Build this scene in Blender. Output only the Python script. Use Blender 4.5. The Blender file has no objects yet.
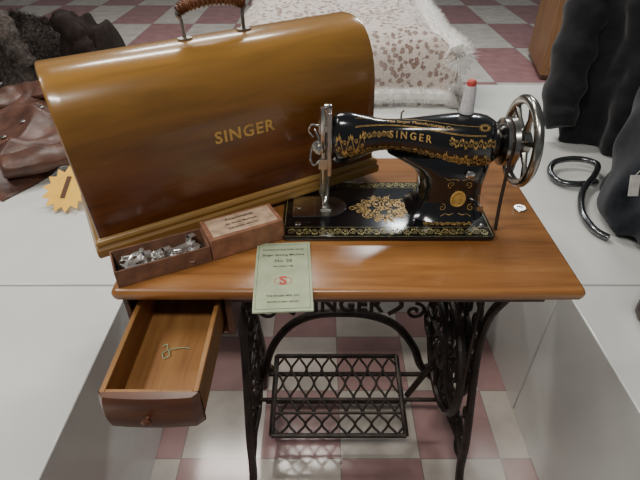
import bpy, math, random
from mathutils import Vector, Matrix, noise
random.seed(7)
scene=bpy.context.scene
COL=scene.collection
R=math.radians
# ------------------------------------------------------------ materials
def newmat(name):
    m=bpy.data.materials.new(name); m.use_nodes=True
    nt=m.node_tree; b=nt.nodes['Principled BSDF']
    return m,nt.nodes,nt.links,b
def ramp(n,stops):
    r=n.new('ShaderNodeValToRGB'); e=r.color_ramp.elements
    while len(e)<len(stops): e.new(0.5)
    for i,(p,c) in enumerate(stops):
        e[i].position=p; e[i].color=(c[0],c[1],c[2],1)
    return r
def plain(name,col,rough=.5,metal=0,ns=30,var=.2,bump=0,bs=None,coat=0,spec=None,sheen=0,bd=.004,col2=None):
    m,n,l,b=newmat(name)
    tc=n.new('ShaderNodeTexCoord')
    no=n.new('ShaderNodeTexNoise'); no.inputs['Scale'].default_value=ns; no.inputs['Detail'].default_value=5
    l.new(tc.outputs['Object'],no.inputs['Vector'])
    r=ramp(n,[(.3,[c*(1-var) for c in col]),(.7,col2 or [min(1,c*(1+var)) for c in col])])
    l.new(no.outputs['Fac'],r.inputs['Fac']); l.new(r.outputs['Color'],b.inputs['Base Color'])
    b.inputs['Roughness'].default_value=rough; b.inputs['Metallic'].default_value=metal
    b.inputs['Coat Weight'].default_value=coat; b.inputs['Coat Roughness'].default_value=.15
    if sheen: b.inputs['Sheen Weight'].default_value=sheen
    if spec is not None: b.inputs['Specular IOR Level'].default_value=spec
    if bump:
        n2=n.new('ShaderNodeTexNoise'); n2.inputs['Scale'].default_value=bs or ns*3; n2.inputs['Detail'].default_value=6
        l.new(tc.outputs['Object'],n2.inputs['Vector'])
        bp=n.new('ShaderNodeBump'); bp.inputs['Strength'].default_value=bump; bp.inputs['Distance'].default_value=bd
        l.new(n2.outputs['Fac'],bp.inputs['Height']); l.new(bp.outputs['Normal'],b.inputs['Normal'])
    return m
def wood(name,c1,c2,c3,sc=(2,30,30),rough=.35,coat=.4,cr=.12,ns=2.2,zgrad=None,wear=.0):
    m,n,l,b=newmat(name)
    tc=n.new('ShaderNodeTexCoord'); mp=n.new('ShaderNodeMapping'); mp.inputs['Scale'].default_value=sc
    l.new(tc.outputs['Object'],mp.inputs['Vector'])
    no=n.new('ShaderNodeTexNoise'); no.inputs['Scale'].default_value=ns; no.inputs['Detail'].default_value=8
    no.inputs['Roughness'].default_value=.6; no.inputs['Distortion'].default_value=.6
    l.new(mp.outputs['Vector'],no.inputs['Vector'])
    r=ramp(n,[(.3,c1),(.5,c2),(.72,c3)])
    l.new(no.outputs['Fac'],r.inputs['Fac'])
    n2=n.new('ShaderNodeTexNoise'); n2.inputs['Scale'].default_value=3.5+wear*5; n2.inputs['Detail'].default_value=3+wear*4
    l.new(tc.outputs['Object'],n2.inputs['Vector'])
    d=.78-wear*.3
    r2=ramp(n,[(.3,(d,d*.95,d*.9)),(.7,(1.0,1.0,1.0))]); l.new(n2.outputs['Fac'],r2.inputs['Fac'])
    mx=n.new('ShaderNodeMix'); mx.data_type='RGBA'; mx.blend_type='MULTIPLY'; mx.inputs[0].default_value=1
    l.new(r.outputs['Color'],mx.inputs[6]); l.new(r2.outputs['Color'],mx.inputs[7])
    out=mx.outputs[2]
    if zgrad:  # overhead light put into the colour: lighter, more yellow towards the crown
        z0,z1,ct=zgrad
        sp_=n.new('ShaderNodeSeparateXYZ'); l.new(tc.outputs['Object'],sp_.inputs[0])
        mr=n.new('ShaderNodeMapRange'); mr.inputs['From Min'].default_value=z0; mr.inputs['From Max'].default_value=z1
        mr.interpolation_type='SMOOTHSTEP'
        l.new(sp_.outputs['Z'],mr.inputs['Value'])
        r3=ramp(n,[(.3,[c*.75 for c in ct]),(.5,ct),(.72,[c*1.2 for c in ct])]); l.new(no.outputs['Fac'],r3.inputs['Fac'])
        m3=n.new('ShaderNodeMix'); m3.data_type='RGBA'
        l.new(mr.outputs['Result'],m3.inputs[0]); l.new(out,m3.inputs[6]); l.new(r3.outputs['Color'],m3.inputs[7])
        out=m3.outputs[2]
    l.new(out,b.inputs['Base Color'])
    b.inputs['Roughness'].default_value=rough; b.inputs['Coat Weight'].default_value=coat; b.inputs['Coat Roughness'].default_value=cr
    return m
M_top=wood('table_wood',(.25,.098,.024),(.38,.158,.042),(.48,.220,.066),(1.6,20,20),.33,.5,.2,wear=.25)
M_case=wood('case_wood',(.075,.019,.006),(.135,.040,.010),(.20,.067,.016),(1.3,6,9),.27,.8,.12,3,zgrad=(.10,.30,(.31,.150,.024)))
M_mold=wood('molding_wood',(.20,.10,.025),(.36,.20,.05),(.50,.31,.10),(1.6,30,30),.3,.6,.12)
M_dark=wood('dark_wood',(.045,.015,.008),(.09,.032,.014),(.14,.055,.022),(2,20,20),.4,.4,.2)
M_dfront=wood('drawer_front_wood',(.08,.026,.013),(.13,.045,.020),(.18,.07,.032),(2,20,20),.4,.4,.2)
M_inner=wood('drawer_wood',(.24,.105,.03),(.35,.165,.05),(.44,.23,.075),(20,2,20),.55,.1,.4)
M_brownw=wood('cabinet_wood',(.16,.075,.03),(.27,.14,.06),(.36,.20,.09),(20,20,1.5),.5,.1,.3)
M_black=plain('black_japan',(.005,.005,.006),.16,0,20,.3,coat=.8)
M_iron=plain('cast_iron',(.036,.026,.021),.42,.3,30,.5,.3,120)
M_rod=plain('grey_metal_tube',(.14,.145,.15),.2,.9,40,.3)
M_chrome=plain('nickel',(.62,.60,.56),.24,1,40,.2)
M_bright=plain('bright_nickel',(.85,.84,.81),.3,.85,60,.2)
M_wheel=plain('aged_nickel',(.36,.345,.31),.22,1,50,.35)
M_steel=plain('worn_steel',(.36,.34,.31),.32,1,60,.35)
M_gold=plain('gold_decal',(.56,.35,.11),.42,.3,220,.5)
M_goldg=plain('green_gold_decal',(.26,.29,.10),.42,.25,140,.3,col2=(.60,.46,.18))
M_goldtxt=plain('gold_lettering',(.66,.40,.11),.5,.3,150,.25)
M_leather=plain('brown_leather',(.075,.030,.018),.42,0,14,.4,.3,60,col2=(.13,.056,.036))
M_cloth=plain('black_cloth',(.010,.010,.012),.85,0,30,.4,.3,300,spec=.25,sheen=.15)
M_navy=plain('navy_cloth',(.011,.013,.019),.85,0,60,.4,.3,400,spec=.25,sheen=.15)
M_dbrown=plain('dark_brown_cloth',(.016,.010,.008),.9,0,40,.4,.4,200,spec=.2)
M_fgrey=plain('grey_fur',(.050,.038,.032),.95,0,60,.7,.8,110,bd=.01)
M_wfur=plain('white_fur',(.84,.82,.79),.9,0,40,.08,.3,200)
M_card=plain('reddish_cardboard',(.30,.135,.075),.75,0,50,.3,.15)
M_lab=plain('box_label',(.56,.39,.26),.8,0,70,.35)
M_tray=plain('tray_cardboard',(.20,.095,.055),.75,0,50,.3,.15)
M_trayin=plain('tray_lining',(.04,.024,.018),.9,0,50,.3)
M_book=plain('booklet_paper',(.43,.50,.32),.7,0,30,.16)
M_ink=plain('dark_ink',(.08,.09,.05),.8,0,50,.1)
M_red=plain('red_ink',(.55,.08,.06),.6,0,50,.1)
M_yel=plain('yellow_card',(.92,.52,.055),.55,0,20,.1)
M_num=plain('number_ink',(.10,.045,.02),.7,0,40,.1)
M_thread=plain('silver_white_thread',(.62,.61,.62),.5,.1,200,.15,.3,400)
M_tag=plain('white_paper',(.60,.57,.53),.7,0,60,.15)
M_strap=plain('leather_belt',(.03,.016,.01),.6,0,80,.3)
M_bagb=plain('brown_bag_leather',(.035,.014,.009),.4,0,30,.3,.3,120)
M_green=plain('pale_green_thread',(.33,.42,.26),.8,0,80,.2)
M_grip=plain('coiled_grip',(.14,.05,.02),.4,0,60,.3,coat=.3)
M_lam=plain('white_laminate',(.67,.675,.645),.2,0,6,.05,coat=.3)
M_wall=plain('wall_paint',(.35,.33,.30),.8,0,5,.05)
def tile_mat(name,Tx,Ty,ox,oy,pink,cream):
    m,n,l,b=newmat(name)
    tc=n.new('ShaderNodeTexCoord'); mp=n.new('ShaderNodeMapping')
    mp.inputs['Scale'].default_value=(1/Tx,1/Ty,1); mp.inputs['Location'].default_value=(-ox/Tx,-oy/Ty,.3)
    l.new(tc.outputs['Object'],mp.inputs['Vector'])
    ck=n.new('ShaderNodeTexChecker'); ck.inputs['Scale'].default_value=1
    l.new(mp.outputs['Vector'],ck.inputs['Vector'])
    ck.inputs['Color1'].default_value=(*pink,1); ck.inputs['Color2'].default_value=(*cream,1)
    no=n.new('ShaderNodeTexNoise'); no.inputs['Scale'].default_value=9; no.inputs['Detail'].default_value=6
    l.new(tc.outputs['Object'],no.inputs['Vector'])
    r=ramp(n,[(.3,(.72,.72,.72)),(.7,(1,1,1))]); l.new(no.outputs['Fac'],r.inputs['Fac'])
    mx=n.new('ShaderNodeMix'); mx.data_type='RGBA'; mx.blend_type='MULTIPLY'; mx.inputs[0].default_value=1
    l.new(ck.outputs['Color'],mx.inputs[6]); l.new(r.outputs['Color'],mx.inputs[7])
    br=n.new('ShaderNodeTexBrick'); br.offset=0; br.squash=1
    br.inputs['Scale'].default_value=1; br.inputs['Brick Width'].default_value=1; br.inputs['Row Height'].default_value=1
    br.inputs['Mortar Size'].default_value=.008; br.inputs['Mortar Smooth'].default_value=.2
    l.new(mp.outputs['Vector'],br.inputs['Vector'])
    m2=n.new('ShaderNodeMix'); m2.data_type='RGBA'
    l.new(br.outputs['Fac'],m2.inputs[0]); l.new(mx.outputs[2],m2.inputs[6]); m2.inputs[7].default_value=(.22,.17,.16,1)
    l.new(m2.outputs[2],b.inputs['Base Color'])
    b.inputs['Roughness'].default_value=.16
    return m
M_tile=tile_mat('checker_tiles_large',.46,.95,1.377,4.70,(.34,.18,.185),(.56,.52,.47))
M_tile2=tile_mat('checker_tiles_small',.22,.22,-.163,.914,(.37,.225,.22),(.52,.47,.42))
def leopard():
    m,n,l,b=newmat('spotted_fur')
    tc=n.new('ShaderNodeTexCoord')
    nd=n.new('ShaderNodeTexNoise'); nd.inputs['Scale'].default_value=70
    l.new(tc.outputs['Object'],nd.inputs['Vector'])
    ad=n.new('ShaderNodeMix'); ad.data_type='RGBA'; ad.blend_type='LINEAR_LIGHT'; ad.inputs[0].default_value=.010
    l.new(tc.outputs['Object'],ad.inputs[6]); l.new(nd.outputs['Color'],ad.inputs[7])
    vo=n.new('ShaderNodeTexVoronoi'); vo.feature='SMOOTH_F1'; vo.inputs['Scale'].default_value=38; vo.inputs['Smoothness'].default_value=.2
    l.new(ad.outputs[2],vo.inputs['Vector'])
    r=ramp(n,[(.0,(.40,.27,.22)),(.16,(.34,.22,.18)),(.32,(.19,.115,.095)),(.48,(.70,.61,.55))])
    l.new(vo.outputs['Distance'],r.inputs['Fac'])
    n3=n.new('ShaderNodeTexNoise'); n3.inputs['Scale'].default_value=140; n3.inputs['Detail'].default_value=4
    l.new(tc.outputs['Object'],n3.inputs['Vector'])
    r3=ramp(n,[(.3,(.74,.72,.70)),(.65,(1,1,1))]); l.new(n3.outputs['Fac'],r3.inputs['Fac'])
    n4=n.new('ShaderNodeTexNoise'); n4.inputs['Scale'].default_value=5
    l.new(tc.outputs['Object'],n4.inputs['Vector'])
    r4=ramp(n,[(.35,(.0,)*3),(.7,(.35,)*3)]); l.new(n4.outputs['Fac'],r4.inputs['Fac'])
    m4=n.new('ShaderNodeMix'); m4.data_type='RGBA'; l.new(r4.outputs['Color'],m4.inputs[0]); l.new(r.outputs['Color'],m4.inputs[6]); m4.inputs[7].default_value=(.68,.60,.54,1)
    mx=n.new('ShaderNodeMix'); mx.data_type='RGBA'; mx.blend_type='MULTIPLY'; mx.inputs[0].default_value=1
    l.new(m4.outputs[2],mx.inputs[6]); l.new(r3.outputs['Color'],mx.inputs[7])
    l.new(mx.outputs[2],b.inputs['Base Color']); b.inputs['Roughness'].default_value=.9; b.inputs['Sheen Weight'].default_value=.2
    bp=n.new('ShaderNodeBump'); bp.inputs['Strength'].default_value=.5; bp.inputs['Distance'].default_value=.010
    l.new(n3.outputs['Fac'],bp.inputs['Height']); l.new(bp.outputs['Normal'],b.inputs['Normal'])
    return m
M_leo=leopard()
# ------------------------------------------------------------ geometry
def cr(pts,n=6,closed=False):
    P=[Vector(p) for p in pts]; out=[]; N=len(P)
    rng=range(N if closed else N-1)
    for i in rng:
        if closed: a,b,c,d=P[(i-1)%N],P[i],P[(i+1)%N],P[(i+2)%N]
        else: a,b,c,d=P[max(i-1,0)],P[i],P[i+1],P[min(i+2,N-1)]
        for k in range(n):
            t=k/n
            out.append(.5*((2*b)+(c-a)*t+(2*a-5*b+4*c-d)*t*t+(3*b-3*c+d-a)*t**3))
    if not closed: out.append(P[-1])
    return out
class G:
    def __init__(s): s.v=[]; s.f=[]
    def add(s,v,f,M=None):
        o=len(s.v)
        s.v+=[(M@Vector(p)) if M is not None else Vector(p) for p in v]
        s.f+=[tuple(i+o for i in q) for q in f]; return s
    def box(s,x0,x1,y0,y1,z0,z1,M=None):
        v=[(x0,y0,z0),(x1,y0,z0),(x1,y1,z0),(x0,y1,z0),(x0,y0,z1),(x1,y0,z1),(x1,y1,z1),(x0,y1,z1)]
        return s.add(v,[(3,2,1,0),(4,5,6,7),(0,1,5,4),(1,2,6,5),(2,3,7,6),(3,0,4,7)],M)
    def loft(s,secs,cap=True,M=None,closed=False):
        n=len(secs[0]); v=[p for q in secs for p in q]; f=[]
        m=len(secs)
        for i in range(m if closed else m-1):
            j2=(i+1)%m
            for j in range(n):
                k=(j+1)%n; f.append((i*n+j,i*n+k,j2*n+k,j2*n+j))
        if cap and not closed:
            f.append(tuple(range(n))[::-1]); f.append(tuple((m-1)*n+j for j in range(n)))
        return s.add(v,f,M)
    def tube(s,pts,r,seg=8,closed=False,M=None,flat=1.0,up=None):
        P=[Vector(p) for p in pts]; N=len(P); rings=[]; prev=None
        for i in range(N):
            if closed: t=(P[(i+1)%N]-P[i-1])
            else: t=P[min(i+1,N-1)]-P[max(i-1,0)]
            if t.length<1e-9: t=Vector((0,0,1))
            t.normalize()
            if prev is None:
                a=Vector(up) if up else (Vector((0,0,1)) if abs(t.z)<.9 else Vector((1,0,0)))
                nrm=(a-t*a.dot(t)).normalized()
            else:
                nrm=prev-t*prev.dot(t)
                nrm=nrm.normalized() if nrm.length>1e-6 else prev
            if up:
                a=Vector(up); q=a-t*a.dot(t)
                if q.length>1e-4: nrm=q.normalized()
            prev=nrm; bi=t.cross(nrm)
            rr=r(i/(N-1)) if callable(r) else r
            rings.append([P[i]+nrm*rr*flat*math.cos(2*math.pi*k/seg)+bi*rr*math.sin(2*math.pi*k/seg) for k in range(seg)])
        return s.loft(rings,True,M,closed)
    def lathe(s,prof,seg=24,M=None):
        rings=[[(r*math.cos(2*math.pi*k/seg),r*math.sin(2*math.pi*k/seg),z) for k in range(seg)] for r,z in prof]
        return s.loft(rings,True,M)
    def ribbon(s,pl,w0,w1,fn):
        N=len(pl); v=[]; f=[]
        for i in range(N):
            a=pl[max(i-1,0)]; b=pl[min(i+1,N-1)]
            dx,dy=b[0]-a[0],b[1]-a[1]; d=math.hypot(dx,dy) or 1
            w=(w0+(w1-w0)*i/(N-1))/2
            v.append(fn(pl[i][0]-dy/d*w,pl[i][1]+dx/d*w)); v.append(fn(pl[i][0]+dy/d*w,pl[i][1]-dx/d*w))
            if i: f.append((2*i-2,2*i-1,2*i+1,2*i))
        return s.add(v,f)
    def disc(s,cx,cy,rx,ry,fn,n=14):
        v=[fn(cx,cy)]+[fn(cx+rx*math.cos(2*math.pi*k/n),cy+ry*math.sin(2*math.pi*k/n)) for k in range(n)]
        return s.add(v,[(0,1+k,1+(k+1)%n) for k in range(n)])
def RX(a): return Matrix.Rotation(R(a),4,'X')
def RY(a): return Matrix.Rotation(R(a),4,'Y')
def RZ(a): return Matrix.Rotation(R(a),4,'Z')
def TR(x,y,z): return Matrix.Translation((x,y,z))
def obj(name,g,mat,parent=None,off=(0,0,0),bev=0,smooth=True,sub=0,loc=None,rot=0,label=None,cat=None,angle=38,fixn=True):
    o3=Vector(off)
    me=bpy.data.meshes.new(name); me.from_pydata([tuple(p-o3) for p in g.v],[],g.f); me.update()
    if fixn:
        import bmesh
        bm=bmesh.new(); bm.from_mesh(me); bmesh.ops.recalc_face_normals(bm,faces=bm.faces); bm.to_mesh(me); bm.free()
    if smooth:
        for p in me.polygons: p.use_smooth=True
        me.set_sharp_from_angle(angle=R(angle))
    me.materials.append(mat)
    ob=bpy.data.objects.new(name,me); COL.objects.link(ob)
    if parent: ob.parent=parent
    if loc: ob.location=loc
    if rot: ob.rotation_euler=(0,0,R(rot))
    if bev:
        m=ob.modifiers.new('bevel','BEVEL'); m.width=bev; m.segments=3; m.limit_method='ANGLE'; m.angle_limit=R(40)
    if sub:
        m=ob.modifiers.new('sub','SUBSURF'); m.levels=sub; m.render_levels=sub
    if label: ob['label']=label
    if cat: ob['category']=cat
    return ob
def top(name,label,cat,loc,rot=0,group=None):
    e=bpy.data.objects.new(name,None); COL.objects.link(e); e.empty_display_size=.05
    e.location=loc; e.rotation_euler=(0,0,R(rot)); e['label']=label; e['category']=cat
    if group: e['group']=group
    return e
def text_geo(body,size,bold=0,extr=0,space=1.0,shear=0):
    c=bpy.data.curves.new('t','FONT'); c.body=body; c.size=size; c.offset=bold; c.extrude=extr
    c.align_x='CENTER'; c.align_y='CENTER'; c.resolution_u=3; c.space_character=space; c.shear=shear
    o=bpy.data.objects.new('t',c); COL.objects.link(o)
    dg=bpy.context.evaluated_depsgraph_get(); dg.update()
    me=bpy.data.meshes.new_from_object(o.evaluated_get(dg))
    v=[p.co.copy() for p in me.vertices]; f=[tuple(p.vertices) for p in me.polygons]
    bpy.data.objects.remove(o); bpy.data.curves.remove(c); bpy.data.meshes.remove(me)
    return v,f
def spiral(cx,cy,r,a0,turns,d,n=16):
    return [(cx+r*(1-.85*k/n)*math.cos(a0+d*turns*2*math.pi*k/n),cy+r*(1-.85*k/n)*math.sin(a0+d*turns*2*math.pi*k/n)) for k in range(n+1)]
def vine(g,L,H,n,fn,w=.0012,ox=0,oy=0,leaf=2.2):
    wave=[(ox-L/2+L*i/(n*8),oy+H*.22*math.sin(math.pi*i/8)) for i in range(n*8+1)]
    g.ribbon(wave,w,w,fn)
    st=L/n
    for i in range(n):
        s=1 if i%2==0 else -1
        cx=ox-L/2+(i+.5)*st; cy=oy-s*H*.08
        r=min(st*.42,H*.33)*random.uniform(.8,1.15)
        g.ribbon(spiral(cx,cy,r,math.pi if s>0 else math.pi,1.3,s),w*1.2,w*.5,fn)
        g.disc(cx,cy,r*.25,r*.25,fn,8)
        for k in range(5):
            a=R(s*(90-60+k*30)+random.uniform(-12,12)); x0,y0=cx+math.cos(a)*r*1.0,oy+math.sin(a)*H*.26
            e_=random.uniform(.8,1.05)
            x1,y1=cx+math.cos(a)*r*1.35,oy+math.sin(a)*H*.48*e_
            g.ribbon([(x0,y0),((x0*2+x1)/3+.15*st*.1,(y0*2+y1)/3),((x0+2*x1)/3,(y0+2*y1)/3),(x1,y1)],w*leaf,w*.3,fn)
def rrect(hx,hy,r,n=5,cx=0,cy=0):
    out=[]
    for qx,qy,a0 in ((1,1,0),(-1,1,90),(-1,-1,180),(1,-1,270)):
        for k in range(n+1):
            a=R(a0+90*k/n); out.append((cx+qx*(hx-r)+r*math.cos(a),cy+qy*(hy-r)+r*math.sin(a)))
    return out
def ring3(p2,z): return [(x,y,z) for x,y in p2]
# ------------------------------------------------------------ structure
fl=obj('floor',G().box(-6,6,1.25,9,-.05,0),M_tile,smooth=False); fl['kind']='structure'
fl=obj('floor',G().box(-6,6,-2,1.25,-.05,0),M_tile2,smooth=False); fl['kind']='structure'
wb=obj('wall_back',G().box(-6,6,9,9.1,0,3.2),M_wall,smooth=False); wb['kind']='structure'
# ------------------------------------------------------------ platforms
PZ=.504
def platform(x0,x1,y0,y1,label):
    cx,cy=(x0+x1)/2,(y0+y1)/2
    g=G().box(x0-cx,x1-cx,y0-cy,y1-cy,0,PZ)
    o=obj('display_platform',g,M_lam,loc=(cx,cy,0),bev=.003,label=label,cat='display platform'); o['group']='white display platforms'
    return o
platform(-2.6,-.453,-.5,.846,'low white laminate display block beside the open drawer')
platform(-2.6,-.453,.851,2.72,'low white laminate display block carrying the leather jacket')
platform(.58,2.8,-.5,.846,'low white laminate display block with a brown bag on it')
platform(.58,2.8,.851,2.24,'low white laminate display block carrying black coats')
platform(-.45,.576,1.25,3.15,'white laminate display block under the spotted fur throw')
# ------------------------------------------------------------ treadle table
TB=(.045,.78,0)
tt=top('treadle_table','antique wooden sewing table on an ornate brownish cast-iron treadle stand','sewing table',TB)
x0,x1,y0,y1=-.332,.422,.5523,1.008
g=G(); cx,cy=(x0+x1)/2,(y0+y1)/2; hx,hy=(x1-x0)/2,(y1-y0)/2
g.loft([ring3(rrect(hx-i,hy-i,.008,5,cx,cy),z) for z,i in ((.738,.006),(.741,.002),(.748,0),(.753,0),(.7575,.002),(.760,.006))])
obj('table_top',g,M_top,tt,TB)
g=G().box(-.16,.39,.60,.615,.69,.738).box(-.16,.39,.955,.97,.69,.738).box(.375,.39,.615,.955,.69,.738).box(-.16,-.145,.615,.955,.69,.738)
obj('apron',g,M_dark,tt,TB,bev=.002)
g=G().lathe([(.0115,0),(.0125,.0015),(.011,.003),(.006,.003),(.005,.0015),(.0005,.0015)],24,TR(.392,.79,.7598))
obj('round_fitting',g,M_chrome,tt,TB,label='small round nickel fitting let into the wood')
g=G().box(-.328,-.318,.575,.95,.635,.738).box(-.160,-.148,.575,.95,.635,.738).box(-.318,-.160,.575,.95,.635,.642).box(-.318,-.160,.94,.95,.642,.738).box(-.318,-.160,.575,.95,.728,.738)
obj('drawer_housing',g,M_dark,tt,TB,bev=.002)
# drawer
g=G().box(-.306,-.298,.400,.66,.652,.712).box(-.176,-.168,.400,.66,.652,.712).box(-.298,-.176,.652,.66,.652,.712).box(-.298,-.176,.400,.652,.652,.658).box(-.298,-.176,.400,.408,.658,.712)
dr=obj('drawer',g,M_inner,tt,TB,bev=.0015,label='open wooden drawer, pale inside')
secs=[]
for i in range(17):
    t=-1+2*i/16; x=-.235+t*.0695; yb=.400; yf=.388-.004*(1-t*t)
    if abs(t)>.86: yf+=.010*((abs(t)-.86)/.14)**2
    ring=[(yb,.650),(yf+.005,.650),(yf,.655),(yf-.003,.668),(yf-.005,.682),(yf-.003,.70),(yf,.710),(yf+.004,.716),(yb,.716)]
    secs.append([(x,a,b) for a,b in ring])
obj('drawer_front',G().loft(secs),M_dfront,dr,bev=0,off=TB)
g=G().lathe([(.003,0),(.003,.004),(.006,.006),(.0075,.009),(.005,.012),(.001,.013)],18,TR(-.235,.379,.688)@RX(90))
obj('knob',g,M_dfront,dr,TB,label='small turned dark wooden knob')
# iron side frames
def side_frame(x):
    g=G(); c=.79
    def P(y,z): return (x,c+y,z)
    for s in (-1,1):
        g.tube(cr([P(s*.15,.735),P(s*.135,.66),P(s*.085,.55),P(s*.075,.45),P(s*.105,.33),P(s*.15,.19),P(s*.165,.09),P(s*.19,.035),P(s*.20,.022)],6),lambda t:.010+.004*t,8,up=(1,0,0),flat=.8)
        g.tube(cr([P(s*.10,.735),P(s*.06,.66),P(s*.01,.58),P(s*-.045,.50),P(s*-.02,.42),P(s*.05,.36),P(s*.075,.28),P(s*.03,.20),P(s*-.03,.15)],6),.007,7,up=(1,0,0))
        for (cy_,cz_,r_,a0_,d_) in ((.085,.16,.035,0,1),(.035,.68,.035,90,-1),(.035,.47,.03,0,1),(.02,.27,.035,0,-1),(.095,.655,.022,180,1),(.045,.585,.024,90,1),(.075,.385,.024,0,-1),(.115,.235,.024,0,1),(.045,.195,.022,90,-1),(.125,.105,.022,180,1),(.075,.32,.02,40,1),(.02,.53,.02,90,-1),(.12,.70,.018,0,1),(.055,.435,.018,270,1)):
            g.tube([P(s*y_,z_) for y_,z_ in spiral(cy_,cz_,r_,R(a0_),1.35,d_,22)],lambda t:.0055-.002*t,6)
        g.lathe([(.0,0),(.02,.001),(.022,.012),(.014,.022)],14,TR(x,c+s*.20,0))
        g.tube(cr([P(s*.155,.17),P(s*.11,.13),P(s*.06,.105),P(0,.08)],6),.0065,7)
    g.tube([P(-.16,.728),P(.16,.728)],.011,8)
    g.tube(cr([P(-.155,.11),P(-.08,.135),P(0,.105),P(.08,.135),P(.155,.11)],6),.009,8)
    g.tube(cr([P(.04*math.cos(a),.40+.04*math.sin(a)) for a in [k*math.pi/6 for k in range(12)]],2,True),.006,7,closed=True)
    g.tube([P(-.10,.335),P(.10,.335)],.007,7)
    for k in range(-3,4):
        g.tube([P(k*.026-.018,.11),P(k*.026+.018,.20)],.0035,6); g.tube([P(k*.026+.018,.11),P(k*.026-.018,.20)],.0035,6)
    return g
for x in (-.170,.355):
    obj('side_frame',side_frame(x),M_iron,tt,TB)
# brace with lettering
g=G(); yb=.865
ax=.055
g.tube(cr([(-.168,yb+.02,.06),(-.155,yb,.16),(-.13,yb,.26),(-.08,yb,.345),(-.02,yb,.385),(.055,yb,.394),(.13,yb,.385),(.20,yb,.345),(.255,yb,.26),(.285,yb,.18),(.353,yb+.02,.08)],6),.011,8,up=(0,1,0))
g.tube([(-.168,yb,.458),(.353,yb,.458)],.008,8)
g.tube(cr([(-.168,yb,.66),(-.13,yb,.56),(-.06,yb,.47),(.055,yb,.458),(.17,yb,.47),(.24,yb,.56),(.353,yb,.66)],6),.009,8)
for s in (-1,1):
    g.tube(cr([(ax+s*.12,yb,.39),(ax+s*.15,yb,.42),(ax+s*.135,yb,.455)],5),.006,7)
    g.tube([(ax+s*q_[0],yb,q_[1]) for q_ in spiral(.185,.40,.028,R(90),1.3,-1,20)],.005,6)
g.tube([(-.168,.80,.118),(.353,.80,.118)],.006,8)
g.tube([(-.168,.90,.10),(.353,.90,.10)],.007,8)
br=obj('brace',g,M_iron,tt,TB,label='curved cast-iron cross brace with cast letters')
v,f=text_geo('SINGER',.056,.0018,.005,1.1)
g=G().add(v,f,TR(ax,yb-.006,.428)@RX(75))
obj('cast_lettering',g,M_iron,br,TB,smooth=False)
# treadle plate : ogee lattice
g=G()
def TP(a,b): return Vector((-.128+a*.355, .700+b*.235, .105+b*.035))
DV=.26
for b in (0,DV,1.0):
    g.tube([TP(0,b),TP(1,b)],.0065 if b in(0,1.0) else .004,8)
for a in (0,1): g.tube([TP(a,0),TP(a,1)],.0075,8)
n=8
for k in range(0,2*n):
    for (ba,bb,nr,ph) in ((DV,1.0,2.0,0),(0,DV,1.0,0)):
        pts=[]
        for i in range(49):
            t=i/48
            c_=math.cos(2*math.pi*nr*t+ph)
            pts.append(TP((k+.5+(-1)**k*.46*c_)/(2*n),ba+(bb-ba)*t))
        g.tube(pts,.0034,6)
obj('treadle',g,M_iron,tt,TB,label='wavy lattice cast-iron foot treadle')
g=G().tube([(-.15,.80,.112),(.24,.80,.112)],.008,8)
obj('treadle_rod',g,M_iron,tt,TB)
# flywheel
g=G(); Mw=TR(.312,.80,.33)@RY(90)
def circ(r,n=48,z=0): return [(r*math.cos(2*math.pi*k/n),r*math.sin(2*math.pi*k/n),z) for k in range(n)]
g.tube(circ(.150),.010,8,closed=True,M=Mw); g.tube(circ(.136,48,.006),.005,6,closed=True,M=Mw)
g.lathe([(.012,-.022),(.024,-.018),(.024,.016),(.012,.022)],20,Mw)
for k in range(5):
    a=2*math.pi*k/5
    g.tube(cr([(.02*math.cos(a),.02*math.sin(a),0),(.07*math.cos(a+.25),.07*math.sin(a+.25),0),(.11*math.cos(a+.12),.11*math.sin(a+.12),0),(.145*math.cos(a),.145*math.sin(a),0)],5),.008,7,M=Mw)
    g.tube([(.085*math.cos(a+.6)+q_[0],.085*math.sin(a+.6)+q_[1],0) for q_ in spiral(0,0,.035,a,1.3,1,18)],.005,6,M=Mw)
obj('flywheel',g,M_iron,tt,TB,label='spoked cast-iron drive wheel')
g=G().tube(cr([(.285,.79,.27),(.27,.79,.24),(.255,.79,.20),(.24,.80,.14)],5),.008,8).tube([(.285,.79,.27),(.312,.80,.29)],.008,8)
g.tube(cr([(.285,.79,.28),(.28,.76,.36),(.282,.72,.44),(.28,.78,.49),(.285,.87,.46),(.285,.89,.38)],6),.006,7)
g.tube([(.278,.78+a_,.40+b_) for a_,b_ in spiral(-.05,0,.05,0,1.4,1,24)],.006,7)
g.tube([(.278,.80+a_,.37+b_) for a_,b_ in spiral(.05,0,.045,2,1.4,-1,24)],.006,7)
obj('pitman_rod',g,M_iron,tt,TB)
# ------------------------------------------------------------ sewing machine
SM=(.14,.788,.7575)
sm=top('sewing_machine','black antique sewing machine with gold floral decals and nickel hand wheel','sewing machine',SM)
bcx,bcy,hx,hy=-.018,-.008,.192,.097
g=G().loft([ring3(rrect(hx-i,hy-i,.012,5,bcx,bcy),z) for z,i in ((.0032,.001),(.006,.0),(.010,0),(.0117,.001),(.0125,.004))])
obj('bed',g,M_black,sm)
BF=lambda u,v:(u,v,.0129)
g=G()
vine(g,.36,.025,26,BF,.0009,bcx,-.089,3.6); vine(g,.33,.021,24,BF,.0009,bcx,.076,3.4)
vine(g,.05,.012,4,BF,.0008,.145,.056,3)
for yy in (-.1032,-.0755): g.ribbon([(bcx-.185,yy),(bcx+.185,yy)],.0007,.0007,BF)
g.ribbon([(bcx-.17,.064),(bcx+.185,.064)],.0007,.0007,BF)
for xx in (bcx-.186,bcx+.186): g.ribbon([(xx,-.1025),(xx,.085)],.0007,.0007,BF)
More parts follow.
